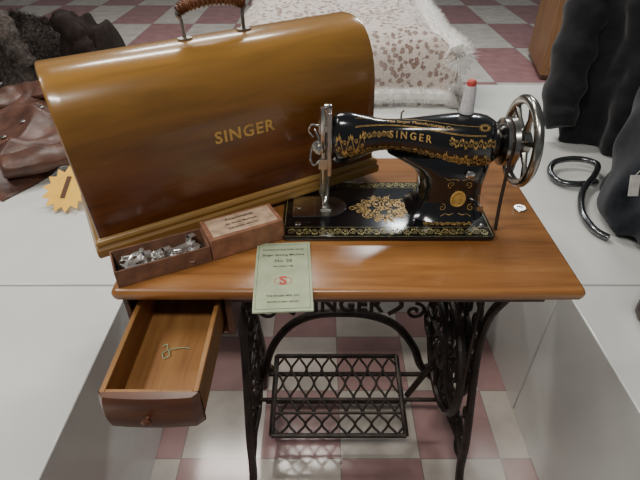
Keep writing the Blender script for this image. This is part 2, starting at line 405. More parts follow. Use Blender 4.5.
obj('bed_border_decal',g,M_goldg,sm,fixn=False,smooth=False,label='leafy green and gold border')
ex,ey=-.020,-.012
q=1.30
g=G()
for s in (-1,1):
    for t in (-1,1):
        for (a_,b_,r_,st_,d_) in ((.012,.010,.009,180,1),(.026,.008,.009,180,-1),(.038,.006,.007,180,1),(.008,.022,.008,200,-1),(.021,.020,.008,160,1),(.033,.017,.007,200,-1),(.014,.031,.005,180,1),(.046,.008,.005,180,-1)):
            dx_,dy_=random.uniform(-.0015,.0015),random.uniform(-.0015,.0015)
            g.ribbon([(ex+s*x+dx_,ey+t*y*q+dy_) for x,y in spiral(a_,b_,r_,R(st_+random.uniform(-60,60)),1.4,d_)],.0024,.0010,BF)
            g.disc(ex+s*a_,ey+t*b_*q,r_*.32,r_*.36,BF,9)
        for k in range(10):
            a=R(3+k*9.5+random.uniform(-4,4)); r1=random.uniform(.75,1.15)
            g.ribbon([(ex+s*.030*math.cos(a),ey+t*.024*q*math.sin(a)),(ex+s*.040*r1*math.cos(a+.05),ey+t*.030*r1*q*math.sin(a+.05)),(ex+s*.052*r1*math.cos(a),ey+t*.036*r1*q*math.sin(a))],.0034,.0005,BF)
        g.ribbon([(ex+s*x,ey+t*y) for x,y in [(.05,.002),(.060,.006),(.064,.002),(.060,-.001)]],.0022,.0008,BF)
g.ribbon([(ex+.007*math.cos(R(a)),ey+.006*math.sin(R(a))) for a in range(0,361,20)],.0020,.0020,BF)
g.disc(ex,ey,.0035,.003,BF)
vine(g,.09,.013,9,BF,.0008,.095,-.064,3)
obj('bed_emblem_decal',g,M_gold,sm,fixn=False,smooth=False,label='dense ornate gold emblem')
# arm
SEC=[(-.118,.150,.025,.040),(-.112,.152,.030,.047),(-.090,.154,.031,.046),(-.062,.158,.028,.036),(-.035,.160,.025,.028),(.00,.159,.025,.028),(.04,.155,.031,.036),(.08,.149,.039,.046),(.115,.146,.043,.051),(.148,.146,.041,.047),(.168,.146,.032,.036),(.176,.146,.024,.027)]
def arm_par(x):
    if x<=SEC[0][0]: return SEC[0][1:]
    for i in range(len(SEC)-1):
        a,b=SEC[i],SEC[i+1]
        if a[0]<=x<=b[0]:
            z_=SEC[max(i-1,0)]; y_=SEC[min(i+2,len(SEC)-1)]
            t=(x-a[0])/(b[0]-a[0]); h=b[0]-a[0]; out=[]
            for k in (1,2,3):
                m0=(b[k]-z_[k])/(b[0]-z_[0])*h; m1=(y_[k]-a[k])/(y_[0]-a[0])*h
                out.append((2*t**3-3*t*t+1)*a[k]+(t**3-2*t*t+t)*m0+(-2*t**3+3*t*t)*b[k]+(t**3-t*t)*m1)
            return tuple(out)
    return SEC[-1][1:]
def arm(x,th,off=0):
    zc,ry,rz=arm_par(x); c,s=math.cos(th),math.sin(th)
    c2=math.copysign(abs(c)**.9,c); s2=math.copysign(abs(s)**.9,s)
    return (x,-(ry+off)*c2,zc+(rz+off)*s2)
xs=[-.118+.294*i/60 for i in range(61)]
g=G().loft([[arm(x,2*math.pi*k/36) for k in range(36)] for x in xs])
obj('arm',g,M_black,sm)
PS=[(.0125,.024,.172,.060),(.017,.030,.169,.056),(.026,.037,.165,.050),(.045,.043,.162,.046),(.07,.043,.161,.044),(.090,.038,.163,.044),(.104,.027,.165,.043),(.116,.008,.166,.041),(.130,-.020,.166,.035)]
def pill(ph,z,off=0):
    for i in range(len(PS)-1):
        a,b=PS[i],PS[i+1]
        if z<=b[0] or i==len(PS)-2:
            t=min(1,max(0,(z-a[0])/(b[0]-a[0]))); xa=a[1]+(b[1]-a[1])*t; xb=a[2]+(b[2]-a[2])*t; py=a[3]+(b[3]-a[3])*t; break
    c,s=math.cos(ph),math.sin(ph); q=2/3.0
    return ((xa+xb)/2+((xb-xa)/2+off)*math.copysign(abs(c)**q,c),(py+off)*math.copysign(abs(s)**q,s),z)
PC=.104
zs=[.0125+.1175*i/26 for i in range(27)]
g=G().loft([[pill(2*math.pi*k/44,z) for k in range(44)] for z in zs])
obj('pillar',g,M_black,sm,angle=60)
def AF(off=.0008):
    def f(u,v):
        zc,ry,rz=arm_par(u); return arm(u,v/max(.02,(ry+rz)/2),off)
    return f
g=G(); af=AF()
vine(g,.22,.015,22,af,.0007,.01,-.014,3)
vine(g,.05,.013,6,af,.0007,-.043,.010,3)
for vv in (.0245,.0262,.042): g.ribbon([(-.08+.0045*i,vv) for i in range(50)],.0006,.0006,af)
g.ribbon([(-.06+.0045*i,-.024) for i in range(44)],.0006,.0006,af)
vine(g,.085,.026,10,af,.0008,.115,-.014,3.4)
vine(g,.08,.020,10,af,.0008,.120,.012,3.4)
vine(g,.05,.038,5,af,.0009,-.088,.0,3.4)
for s in range(14):
    a=2*math.pi*s/14
    g.ribbon([(.138+.005*math.cos(a),.040+.004*math.sin(a)),(.138+.011*math.cos(a),.040+.008*math.sin(a))],.002,.0006,af)
v,f=text_geo('SINGER',.0155,.0003,0,1.5)
af2=AF(.0022)
g.add([af2(p.x+.014,p.y+.009) for p in v],f)
v,f=text_geo('The Singer Manufacturing Co.',.0088,.0000,0,1.05,.2)
g.add([AF(.0013)(p.x+.03,p.y+.034) for p in v],f)
def PF(u,v):
    y=pill(-math.pi/2,.07+v,.0009)[1]; return (PC+u,y,.07+v)
for s in (-1,1):
    g.ribbon([(.006+s*x,y) for x,y in [(.004,-.043),(.012,-.046),(.020,-.044),(.028,-.048)]],.0012,.0006,PF)
    g.ribbon([(.006+s*x,y) for x,y in spiral(.015,.014,.007,-1.5,1.2,1)],.0013,.0006,PF)
    g.ribbon([(.006+s*x,y) for x,y in spiral(.026,-.032,.007,1.5,1.2,1)],.0013,.0006,PF)
    g.ribbon([(.006+s*x,y) for x,y in [(.003,.022),(.010,.025),(.022,.023),(.030,.028)]],.0012,.0006,PF)
obj('arm_decal',g,M_gold,sm,fixn=False,smooth=False,label='worn gold floral arm decoration with maker lettering')
g=G()
yq=pill(-math.pi/2,.054)[1]
g.lathe([(.0005,0),(.0165,.0),(.0165,.0015),(.014,.0022),(.013,.0014),(.0005,.0014)],28,TR(PC+.007,yq,.054)@RX(90)@Matrix.Diagonal((.85,1.05,1,1)))
g.lathe([(.008,0),(.008,.0022),(.006,.0026),(.0005,.0026)],20,TR(PC+.007,yq,.054)@RX(90)@Matrix.Diagonal((.85,1.05,1,1)))
obj('badge',g,M_goldtxt,sm,label='small oval brass badge')
# face plate & needle mechanism
g=G().loft([[(-.1185-d,-(.022-i)*math.cos(a),.150+(.037-i)*math.sin(a)) for a in [2*math.pi*k/24 for k in range(24)]] for d,i in ((0,0),(.002,0),(.003,.002))])
g.box(-.127,-.1195,-.018,.018,.085,.205)
obj('face_plate',g,M_chrome,sm,bev=.002)
g=G()
g.tube([(-.1345,-.008,.040),(-.1345,-.008,.212)],.0055,12)
g.tube([(-.1345,-.008,.014),(-.1345,-.008,.041)],.0014,8)
g.lathe([(.0075,0),(.0075,.014)],12,TR(-.1345,-.008,.045))
g.box(-.1425,-.119,-.015,.020,.098,.118); g.box(-.1425,-.119,-.015,.020,.170,.182)
g.tube(cr([(-.1345,-.012,.13),(-.136,-.024,.16),(-.136,-.026,.19),(-.134,-.022,.216),(-.128,-.018,.206)],5),.003,8)
obj('needle_bar',g,M_chrome,sm,label='nickel needle bar with take-up lever')
g=G()
g.tube([(-.1265,.014,.03),(-.1265,.014,.20)],.0055,12)
g.lathe([(.006,0),(.008,.004),(.008,.012),(.005,.014)],12,TR(-.1265,.014,.196))
g.tube([(-.1265+.0078*math.cos(k*.8),.014+.0078*math.sin(k*.8),.120+k*.0010) for k in range(50)],.0013,5)
g.tube(cr([(-.1265,.014,.032),(-.127,.008,.024),(-.130,-.004,.017),(-.132,-.016,.016)],5),.004,8)
g.box(-.139,-.119,-.022,.004,.0142,.0168)
obj('presser_bar',g,M_chrome,sm,label='nickel presser bar with spring and foot')
g=G()
for r,d in ((.012,.0),(.0105,.004),(.006,.008),(.0075,.014)):
    g.lathe([(r*.5,0),(r,.0012),(r*.5,.0025)],18,TR(-.142,-.012-d,.142)@RX(90))
g.tube([(-.142,-.008,.142),(-.142,-.034,.142)],.002,8)
g.tube(cr([(-.136,-.008,.12),(-.150,-.02,.110),(-.157,-.02,.123),(-.152,-.01,.145),(-.142,-.01,.155),(-.150,0,.17)],5),.0022,7)
g.tube(cr([(-.138,-.008,.178),(-.154,-.010,.182),(-.159,-.008,.170),(-.152,-.006,.158)],5),.002,7)
obj('tension_discs',g,M_chrome,sm)
pl=[(-.192,-.040),(-.125,-.040)]+[(-.125+.036*math.cos(R(a)),-.006+.034*math.sin(R(a))) for a in range(-75,76,15)]+[(-.125,.028),(-.192,.028)]
g=G().loft([ring3(pl,z) for z in (.0127,.0138)])
g.tube([(-.150,-.039,.0139),(-.150,.027,.0139)],.0006,4)
g.lathe([(.005,0),(.005,.0015)],12,TR(-.18,-.01,.0138))
obj('throat_plate',g,M_chrome,sm)
g=G().lathe([(.008,-.004),(.006,.001),(.0025,.002),(.0025,.056)],12,TR(.112,.005,.1945)); obj('spool_pin',g,M_chrome,sm)
obj('thread_guide',G().tube([(.0,0,.184),(.0,0,.200),(.004,0,.204)],.0018,8),M_chrome,sm)
for bx,by in ((.155,-.07),(.160,.075),(-.18,-.065)):
    obj('screw',G().lathe([(.006,0),(.006,.001),(.004,.002)],14,TR(bx,by,.0127)),M_chrome,sm)
obj('screw',G().lathe([(.008,0),(.008,.003),(.005,.005)],18,TR(PC+.02,-.044,.104)@RX(90)),M_chrome,sm)
obj('stitch_regulator',G().lathe([(.003,0),(.003,.02),(.006,.021),(.006,.025)],12,TR(PC+.044,-.038,.045)@RX(90)),M_chrome,sm)
g=G()
g.tube(cr([(.150,.03,.12),(.17,.055,.12),(.18,.06,.15),(.165,.055,.17)],5),.005,8)
g.lathe([(.004,0),(.017,.001),(.017,.005),(.004,.006)],20,TR(.176,.055,.12)@RY(90))
obj('bobbin_winder',g,M_steel,sm)
# hand wheel (axis along x)
g=G(); WX=.217; Mh=TR(WX,0,.146)@RY(90)
g.lathe([(.018,-.042),(.030,-.040),(.042,-.036),(.042,-.030),(.035,-.027),(.042,-.024),(.044,-.016),(.032,-.010),(.020,-.006)],36,Mh)
g.tube(circ(.073,60),.0085,10,closed=True,M=Mh)
g.lathe([(.016,-.010),(.024,-.002),(.024,.010),(.016,.015),(.010,.018)],28,Mh)
for k in range(6):
    a=2*math.pi*k/6+.2
    g.tube([(.02*math.cos(a),.02*math.sin(a),.004),(.045*math.cos(a),.045*math.sin(a),.003),(.071*math.cos(a),.071*math.sin(a),0)],lambda t:.0075-.003*math.sin(math.pi*t),8,M=Mh)
obj('hand_wheel',g,M_wheel,sm,label='aged nickel spoked hand wheel')
# drive belt
g=G(); bx=WX-.028
pts=[(bx,-.037,.161),(bx,-.042,.12),(bx-.004,-.055,.06),(bx-.006,-.070,.0),(bx-.008,-.09,-.10),(.176,-.140,-.43)]
g.tube(cr(pts,5),.0032,7)
g.tube(cr([(bx,-.037,.161),(bx,-.02,.178),(bx,0,.187),(bx,.02,.178),(bx,.038,.15),(bx-.002,.05,.06),(bx-.004,.07,-.02),(bx-.006,.12,-.20),(.176,.163,-.43)],5),.0032,7)
obj('drive_belt',g,M_strap,None,loc=SM,label='dark leather belt running from hand wheel down through the table',cat='drive belt')
sp=top('thread_spool','silver-white thread spool with red top on the spool pin','thread',(.14+.112,.788+.005,.7575+.197))
g=G().lathe([(.004,0),(.012,.001),(.0125,.006),(.0115,.01),(.0095,.044),(.0085,.048),(.004,.0485)],24)
obj('thread',g,M_thread,sp)
obj('spool_cap',G().lathe([(.004,.048),(.0078,.0485),(.0078,.055),(.005,.058)],20),M_red,sp,label='red spool cap')
# ------------------------------------------------------------ wooden case
CO=(-.370,.644,.7605); CA=28.8; CL=.55; CD=.19; CH=.298
cs=top('machine_cover','domed bentwood sewing machine case, amber lacquer, with carrying handle','case',CO,CA)
cs.rotation_euler=(0,R(-1.7),R(CA))
def case_prof(off=0,z0=.034):
    p=[(0-off,z0)]
    for k in range(5): p.append((0-off,z0+(.165-z0)*(k+1)/5))
    N=28
    for k in range(1,N):
        a=math.pi*k/N; c,s=math.cos(a),math.sin(a)
        e=.82
        p.append((CD/2-(CD/2+off)*math.copysign(abs(c)**e,c),.165+(CH-.165+off)*abs(s)**e))
    for k in range(6): p.append((CD+off,.165-(.165-z0)*k/5))
    return p
g=G().loft([[(x,y,z) for y,z in case_prof(o)] for x,o in ((0,-.004),(.002,-.001),(.006,0),(.02,0),(.27,0),(.53,0),(CL-.006,0),(CL-.002,-.001),(CL,-.004))])
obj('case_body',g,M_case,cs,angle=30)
g=G()
R0=[(-.008,.0),(-.010,.006),(-.010,.016),(-.006,.021),(-.008,.026),(-.006,.031),(-.001,.034)]
secs=[]
for off,z in R0: secs.append([(CL/2+sx*(CL/2-off),CD/2+sy*(CD/2-off),z) for sx,sy in ((-1,-1),(1,-1),(1,1),(-1,1))])
g.loft(secs); obj('base_molding',g,M_mold,cs,bev=.0015,label='golden base molding')
v,f=text_geo('SINGER',.0295,.0007,0,1.15)
g=G().add([(p.x+.279,-.0008,p.y+.159) for p in v],f)
obj('lettering',g,M_goldtxt,cs,fixn=False,smooth=False,label='gold block lettering')
hc=.281
N=120
g=G().tube(cr([(hc-.056,.095,CH+.042),(hc-.04,.095,CH+.050),(hc,.095,CH+.055),(hc+.04,.095,CH+.050),(hc+.056,.095,CH+.042)],30),lambda t:.0095+.0015*math.sin(t*2*math.pi*22)-.002*(2*t-1)**6,12)
hd=obj('handle',g,M_grip,cs,label='ribbed brown carrying handle')
for s in (-1,1):
    g=G().tube(cr([(hc+s*.052,.095,CH-.002),(hc+s*.053,.095,CH+.03),(hc+s*.058,.095,CH+.039),(hc+s*.050,.095,CH+.050),(hc+s*.044,.095,CH+.044)],5),.0032,8)
    g.loft([ring3(rrect(.012,.008,.007,4,hc+s*.052,.095),z) for z in (CH-.002,CH+.003)])
    obj('bracket',g,M_steel,hd,label='worn nickel bracket')
# ------------------------------------------------------------ attachment box
BO=(-.318,.560,.7605); BA=26
tr=top('attachment_tray','open cardboard tray holding metal sewing attachments','box',BO,BA)
TH=.032
g=G().box(0,.152,0,.003,0,TH).box(0,.152,.057,.060,0,TH).box(0,.003,.003,.057,0,TH).box(.149,.152,.003,.057,0,TH)
obj('tray_side',g,M_tray,tr,bev=.0008)
obj('tray_base',G().box(.003,.149,.003,.057,0,.003),M_trayin,tr)
a=R(BA)
ld=top('box_lid','closed worn cardboard box lid with a faded label','box',(BO[0]+.1535*math.cos(a),BO[1]+.1535*math.sin(a),.7605),BA+2)
g=G().box(0,.132,0,.063,0,.042)
obj('lid_body',g,M_card,ld,bev=.0015)
g=G().add([(.008,.006,.0425),(.124,.006,.0425),(.124,.057,.0425),(.008,.057,.0425)],[(0,1,2,3)])
obj('lid_label',g,M_lab,ld,smooth=False)
g=G()
for k,(t,s_) in enumerate((('Attachments',.010),('for Family Machines',.007),('THE SINGER MFG. CO.',.0055))):
    v,f=text_geo(t,s_,.0002); g.add([(p.x+.066,p.y+.046-k*.014,.0429) for p in v],f)
obj('label_print',g,M_trayin,ld,fixn=False,smooth=False)
def attach(x,y,z,rz,kind,label):
    g=G()
    if kind=='driver':
        g.tube([(-.045,0,.003),(.012,0,.003)],lambda t:.0018,8); g.tube([(.012,0,.003),(.016,0,.003),(.042,0,.003),(.046,0,.003)],lambda t:.004-.001*abs(2*t-1),10); g.box(-.050,-.044,-.0025,.0025,.0025,.0035)
    elif kind=='guide':
        g.box(-.034,.034,-.0045,.0045,0,.0012); g.box(.024,.034,-.012,.012,0,.0014); g.lathe([(.0055,0),(.0055,.004),(.007,.005),(.007,.008)],14,TR(-.024,0,.0012)); g.tube(cr([(-.034,0,.001),(-.040,.002,.006),(-.036,.0,.012),(-.026,0,.010)],5),.0016,6)
    elif kind=='hemmer':
        g.box(-.026,.018,-.007,.007,0,.0014); g.box(.008,.011,-.006,.006,.0014,.022); g.box(.008,.022,-.005,.005,.020,.022); g.tube(cr([(-.026,.006,.001),(-.032,.002,.006),(-.028,-.005,.008),(-.018,-.006,.004)],5),.0015,6)
    else:
        g.box(-.022,.022,-.004,.004,.001,.0025); g.box(-.022,-.006,-.010,.010,.0,.0014); g.lathe([(.009,0),(.010,.002),(.010,.004),(.004,.006)],18,TR(.014,0,.002)); g.tube([(.014,0,.006),(.014,0,.016)],.0035,10); g.tube(cr([(-.02,0,.002),(-.010,0,.012),(.0,0,.016),(.012,0,.012)],5),.002,6)
    a=R(BA); wx=BO[0]+x*math.cos(a)-y*math.sin(a); wy=BO[1]+x*math.sin(a)+y*math.cos(a)
    o=obj('sewing_attachment',g,M_bright,None,loc=(wx,wy,.7637+z),rot=BA+rz,label=label,cat='sewing attachment')
    o['group']='metal attachments in the tray'
LD='thin nickel screwdriver lying lengthwise in the tray'; LG='long flat nickel guide lying in the tray'; LH='small nickel hemmer foot lying in the tray'; LR='nickel ruffler foot with a round screw head in the tray'
for t in ((.060,.012,.001,2,'driver',LD),(.092,.049,.001,-3,'driver',LD),(.050,.046,.004,4,'guide',LG),(.104,.020,.003,8,'guide',LG),(.040,.026,.007,12,'hemmer',LH),(.080,.030,.008,-8,'ruffler',LR),(.116,.038,.008,20,'hemmer',LH),(.064,.036,.016,-14,'driver',LD),(.100,.032,.018,14,'guide',LG),(.124,.020,.008,60,'ruffler',LR),(.036,.034,.014,30,'ruffler',LR),(.070,.018,.012,6,'hemmer',LH)):
    attach(*t)
# ------------------------------------------------------------ booklet
bk=top('instruction_booklet','pale green printed instruction booklet overhanging the table edge','booklet',(-.060,.592,.7605),3)
def bz(y): return .0005 if y>-.03 else .0005-(-.03-y)**2*1.6
def BKF(u,v,o=.0032): return (u,v,bz(v)+o)
secs=[]
for i in range(25):
    y=-.082+.164*i/24
    secs.append([(-.046,y,bz(y)),(.046,y,bz(y)),(.046,y,bz(y)+.0028),(-.046,y,bz(y)+.0028)])
obj('booklet_cover',G().loft(secs),M_book,bk,smooth=False)
g=G()
for t,sz,yy in (('INSTRUCTIONS FOR USING',.0058,.062),('Singer Sewing Machine',.0078,.048),('No. 28',.0105,.032),('FOR FAMILY USE',.0045,.018),('THE SINGER MFG. CO.',.0052,-.052),('PRINTED IN GREAT BRITAIN',.0038,-.064)):
    v,f=text_geo(t,sz,.00012); g.add([BKF(p.x,p.y+yy) for p in v],f)
w=.0006
for a,b in (((-.042,.077),(.042,.077)),((.042,.077),(.042,-.077)),((.042,-.077),(-.042,-.077)),((-.042,-.077),(-.042,.077))):
    g.ribbon([(a[0]+(b[0]-a[0])*k/16,a[1]+(b[1]-a[1])*k/16) for k in range(17)],w,w,BKF)
obj('cover_print',g,M_ink,bk,fixn=False,smooth=False,label='dark green printed title')
g=G(); v,f=text_geo('S',.026,.001); g.add([BKF(p.x,p.y-.018,.0034) for p in v],f)
g.ribbon([(.014*math.cos(R(a)),-.018+.009*math.sin(R(a))) for a in range(0,361,15)],.0011,.0011,BKF)
obj('emblem',g,M_red,bk,fixn=False,smooth=False,label='red letter emblem')
g=G().tube(cr([(-.012,.012,.002),(-.006,.016,.003),(-.002,.006,.002),(-.008,-.002,.003),(-.003,-.012,.002),(.004,-.006,.003),(.002,.004,.004),(.022,.010,.002),(.034,.008,.002)],6),.0009,5)
obj('thread_scrap',g,M_green,None,loc=(-.248,.515,.6583),label='small pale green thread scrap lying in the drawer',cat='thread')
# ------------------------------------------------------------ fur throw
FX,FY=.075,2.60
A,B,H=.41,.52,.27
fu=top('fur_throw','pale leopard spotted fur throw with fluffy white trim','blanket',(FX,FY,PZ))
nx,ny=120,120; g=G(); V=[]
def cloth(a,b):
    da=max(0,abs(a)-A); db=max(0,abs(b)-B); d=max(da,db)
    x=min(abs(a),A)*(1 if a>0 else -1); y=min(abs(b),B)*(1 if b>0 else -1)
    dr_=min(d,H)
    w=1+.5*math.sin(a*13+1)+.4*math.sin(b*11)
    rr=.07
    o=rr*(1-math.exp(-dr_/rr))
    if da>0: x+=(1 if a>0 else -1)*(o+.16*dr_*w*.5)
    if db>0: y+=(1 if b>0 else -1)*(o+.16*dr_*w*.5)
    z=H-(dr_-.5*o if d else 0)
    z*= 1 if z>0 else 0
    e=min(A-abs(a),B-abs(b))
    if 0<=e<.10: z-=.03*(1-e/.10)**2
    elif d>0: z-=.03*(1-dr_/H)
    z+=.045*noise.noise(Vector((a*3.5,b*3.5,1)))+.008*noise.noise(Vector((a*22,b*22,3)))
    return Vector((x,y,max(.006,z)))
for i in range(nx+1):
    for j in range(ny+1):
        V.append(cloth(-(A+H)+2*(A+H)*i/nx,-(B+H)+2*(B+H)*j/ny))
F=[(i*(ny+1)+j,(i+1)*(ny+1)+j,(i+1)*(ny+1)+j+1,i*(ny+1)+j+1) for i in range(nx) for j in range(ny)]
g.add(V,F)
o=obj('spotted_fur',g,M_leo,fu,angle=180,fixn=False)
g=G()
path=[]
for k in range(60):
    p=cloth(-(A+H*.9)+2*(A+H*.9)*k/59,-(B+H)); path.append((p.x,p.y-.012,.036))
g.tube(path,.03,8)
g2path=[]
for k in range(60):
    t=k/59; p=cloth(A+.01+H*.35,-(B+.02)+2*B*t); g2path.append((p.x+.015,p.y,p.z+.0))
g3path=[]
for k in range(60):
    t=k/59; p=cloth(A+H,-(B+.10)+2*B*t); g3path.append((p.x-.01,p.y,.048))
g.tube(g2path,.06,8); g.tube(g3path,.04,8)
def blades(g,path,rad,n,L):
    for _ in range(n):
        i=random.randrange(len(path)-1); t=random.random()
        p=Vector(path[i]).lerp(Vector(path[i+1]),t)
        d=Vector((random.gauss(0,1),random.gauss(0,1),random.gauss(.3,1))).normalized()
        s=d.cross(Vector((random.random(),random.random(),random.random()))).normalized()*.0018
        a=p+d*rad*.8; e=p+d*(rad+L*random.uniform(.5,1))+Vector((0,0,-L*.3))
        if e.z<.004: e.z=.004
        if a.z<.004: a.z=.004
        o=len(g.v); g.v+=[a-s,a+s,e]; g.f.append((o,o+1,o+2))
blades(g,path,.03,13000,.034); blades(g,g2path,.06,13000,.04); blades(g,g3path,.04,9000,.04)
t_=obj('fur_trim',g,M_wfur,fu,fixn=False,label='fluffy white fur trim')
t_['kind']='stuff'
# ------------------------------------------------------------ clothing
def wr(g,amp,sc,seed=0):
    for p in g.v:
        q=Vector((p.x*sc,p.y*sc,p.z*sc+seed))
        d=noise.noise_vector(q)*amp+noise.noise_vector(q*2.7)*amp*.4
        p+=d
    return g
jk=top('leather_jacket','draped brown leather jacket with collar and buttons lying flat','jacket',(-1.03,1.66,PZ),-24)
g=G(); ni,nj=70,80; V=[];F=[]
def jw(t):
    if t<.70: return .27-.03*math.sin(t/.70*math.pi)
    if t<.90: return .27-.10*(t-.70)/.20
    return .17-.10*(t-.90)/.10
def jz(x,y,t,s_):
    e=min(1,(1-abs(s_))*3.2)*min(1,t*6)*min(1,(1-t)*8); edge=math.sin(e*math.pi/2)
    fold=abs(math.sin(x*15+y*7+2.2*noise.noise(Vector((x*3,y*3,1)))))
    fold2=abs(math.sin(x*9-y*14+2.5*noise.noise(Vector((x*4,y*4,7)))))
    return (.050+.045*t+.030*(1-fold)**1.3+.022*(1-fold2)**1.5)*max(0,edge)
for i in range(ni+1):
    t=i/ni
    for j in range(nj+1):
        s_=-1+2*j/nj; x=jw(t)*s_; y=-.36+.68*t
        V.append((x+.014*math.sin(y*21),y+.014*math.sin(x*18),max(.004,jz(x,y,t,s_)+.004)))
for i in range(ni):
    for j in range(nj):
        a=i*(nj+1)+j; F.append((a,a+1,a+nj+2,a+nj+1))
g.add(V,F)
obj('jacket_body',g,M_leather,jk,sub=1,angle=180)
for s in (-1,1):
    P=cr([(s*.17,.24,.075),(s*.26,.17,.07),(s*.31,.03,.058),(s*.29,-.13,.062),(s*(.19 if s>0 else .27),-.30,.066)],9)
    g=G().tube(P,lambda t:(.080-.025*t)*(1+.05*math.sin(t*38)+.04*math.sin(t*61)),20,flat=.58,up=(0,0,1)); wr(g,.012,13,s)
    for p in g.v: p.z=max(.003,p.z)
    obj('sleeve',g,M_leather,jk,sub=1,angle=180)
g=G().tube(cr([(-.03,.08,.13),(-.11,.20,.125),(-.11,.29,.12),(0,.33,.125),(.11,.29,.12),(.11,.20,.125),(.03,.08,.13)],8),lambda t:.05,12,flat=.3,up=(0,0,1)); wr(g,.008,16)
obj('collar',g,M_leather,jk,sub=1,angle=180)
for k in range(4):
    y=-.24+k*.085; t=(y+.36)/.68
    obj('button',G().lathe([(.0,0),(.010,.001),(.010,.004),(.006,.006),(.0,.006)],14,TR(.02,y,jz(.02,y,t,.08)+.006)),M_steel,jk,label='round metal button')
def coat(label,loc,rot,H_,w,d,mat,seed=0,name='coat'):
    e=top(name,label,'coat',loc,rot)
    prof=[(0,1.0,1.0),(.2,.97,.95),(.45,.90,.88),(.65,.95,.95),(.82,1.0,.95),(.92,.8,.7),(.97,.45,.5),(1,.30,.40)]
    secs=[]
    for i in range(56):
        t=i/55
        for a,b in zip(prof,prof[1:]):
            if a[0]<=t<=b[0]:
                q=(t-a[0])/(b[0]-a[0]); fx=a[1]+(b[1]-a[1])*q; fy=a[2]+(b[2]-a[2])*q; break
        ring=[]
        for k in range(90):
            an=2*math.pi*k/90; c,s=math.cos(an),math.sin(an)
            rp=1+(.13*math.sin(an*7+seed+t*3)+.07*math.sin(an*13+seed*2-t*4))*(1-t*.75)+.03*math.sin(t*30+an*3)
            ring.append((w*fx*rp*math.copysign(abs(c)**.8,c),d*fy*rp*math.copysign(abs(s)**.8,s),t*H_))
        secs.append(ring)
    g=G().loft(secs); wr(g,.022,7,seed)
    for p in g.v: p.z=max(.003,p.z)
    obj('coat_body',g,mat,e,sub=1,angle=180)
    for s in (-1,1):
        P=cr([(s*w*.80,0,H_*.88),(s*w*1.02,-.02,H_*.75),(s*w*1.10,-.05,H_*.5),(s*w*1.08,-.10,H_*.25),(s*w*1.0,-.14,H_*.10)],10)
        g=G().tube(P,lambda t:(.078-.02*t)*(w/.27)**.5*(1+.11*math.sin(t*36+seed)),18); wr(g,.014,12,seed+s)
        for p in g.v: p.z=max(.003,p.z)
        obj('sleeve',g,mat,e,sub=1,angle=180)
    g=G().tube(cr([(-.02,-d*.98,H_*.70),(-.10,-d*.85,H_*.86),(-.12,-d*.1,H_*.98),(0,d*.4,H_*1.0),(.12,-d*.1,H_*.98),(.10,-d*.85,H_*.86),(.02,-d*.98,H_*.70)],8),.035,12,flat=.5)
    wr(g,.006,20,seed); obj('collar',g,mat,e,sub=1,angle=180)
    for k in range(4): obj('button',G().lathe([(.0,0),(.011,.001),(.011,.004),(.0,.006)],12,TR(.015,-d*.97-.012,H_*(.62-.15*k))@RX(90)),M_strap,e)
    return e
coat('black cloth coat standing in folds on the white block',(1.16,1.62,PZ),-25,.66,.27,.16,M_cloth,seed=1)
coat('dark navy coat beside the black coat',(1.75,1.90,PZ),-10,.62,.24,.14,M_navy,seed=4)
def heap(name,label,cat,loc,rot,hx,hy,hh,mat,seed,cr_=.03,tuft=0):
    e=top(name,label,cat,loc,rot); g=G(); ni=nj=64; V=[];F=[]
    for i in range(ni+1):
        for j in range(nj+1):
            u,v_=-1+2*i/ni,-1+2*j/nj
            r=min(1,(abs(u)**3+abs(v_)**3)**(1/3))
            hgt=hh*max(0,1-r**3.2)**.6*(.85+.25*noise.noise(Vector((u*1.6,v_*1.6,seed))))
            c=(1-abs(noise.noise(Vector((u*2.5+v_,v_*1.2,seed+9))))*2.5)*cr_
            V.append((hx*u*(1+.05*math.sin(v_*5+seed)),hy*v_*(1+.05*math.sin(u*6+seed)),max(.004,hgt+c*min(1,(1-r)*5))))
    for i in range(ni):
        for j in range(nj):
            a=i*(nj+1)+j; F.append((a,a+1,a+nj+2,a+nj+1))
    g.add(V,F)
    for _ in range(tuft):
        p=Vector(random.choice(V))
        if p.z<.01: continue
        dd=Vector((random.gauss(0,.5),random.gauss(-.5,.5),random.gauss(.2,.3))).normalized()
        s=Vector((.0014,0,0)); o=len(g.v); q_=p+dd*.035; q_.z=max(.005,q_.z); g.v+=[p-s,p+s,q_]; g.f.append((o,o+1,o+2))
    obj('garment_body',g,mat,e,sub=1 if not tuft else 0,angle=180,fixn=False)
    P=cr([(-hx*.55,-hy*.3,hh*.9),(-hx*.2,-hy*.6,hh*.85),(hx*.2,-hy*.75,hh*.55),(hx*.5,-hy*.78,hh*.3)],8)
    g=G().tube(P,lambda t:.05*(1+.1*math.sin(t*30)),14); wr(g,.012,12,seed)
    obj('sleeve',g,mat,e,sub=1,angle=180)
    return e
heap('coat','dark brown coat folded on the white block','coat',(-1.78,2.40,PZ),0,.27,.24,.27,M_dbrown,2)
heap('fur_coat','grey brown shaggy fur garment between the dark clothes','coat',(-1.385,2.42,PZ),0,.105,.24,.28,M_fgrey,6,.02,9000)
heap('coat','dark garment folded at the corner of the block','coat',(-1.12,2.46,PZ),0,.135,.20,.27,M_dbrown,9)
bg=top('shoulder_bag','large slumped navy black cloth bag with a strap','bag',(.975,1.09,PZ),-12)
secs=[]
prof=[(.003,.92),(.03,1.02),(.08,1.05),(.13,1.02),(.18,1.03),(.24,.98),(.30,.99),(.36,.93),(.41,.84),(.45,.66),(.47,.4)]
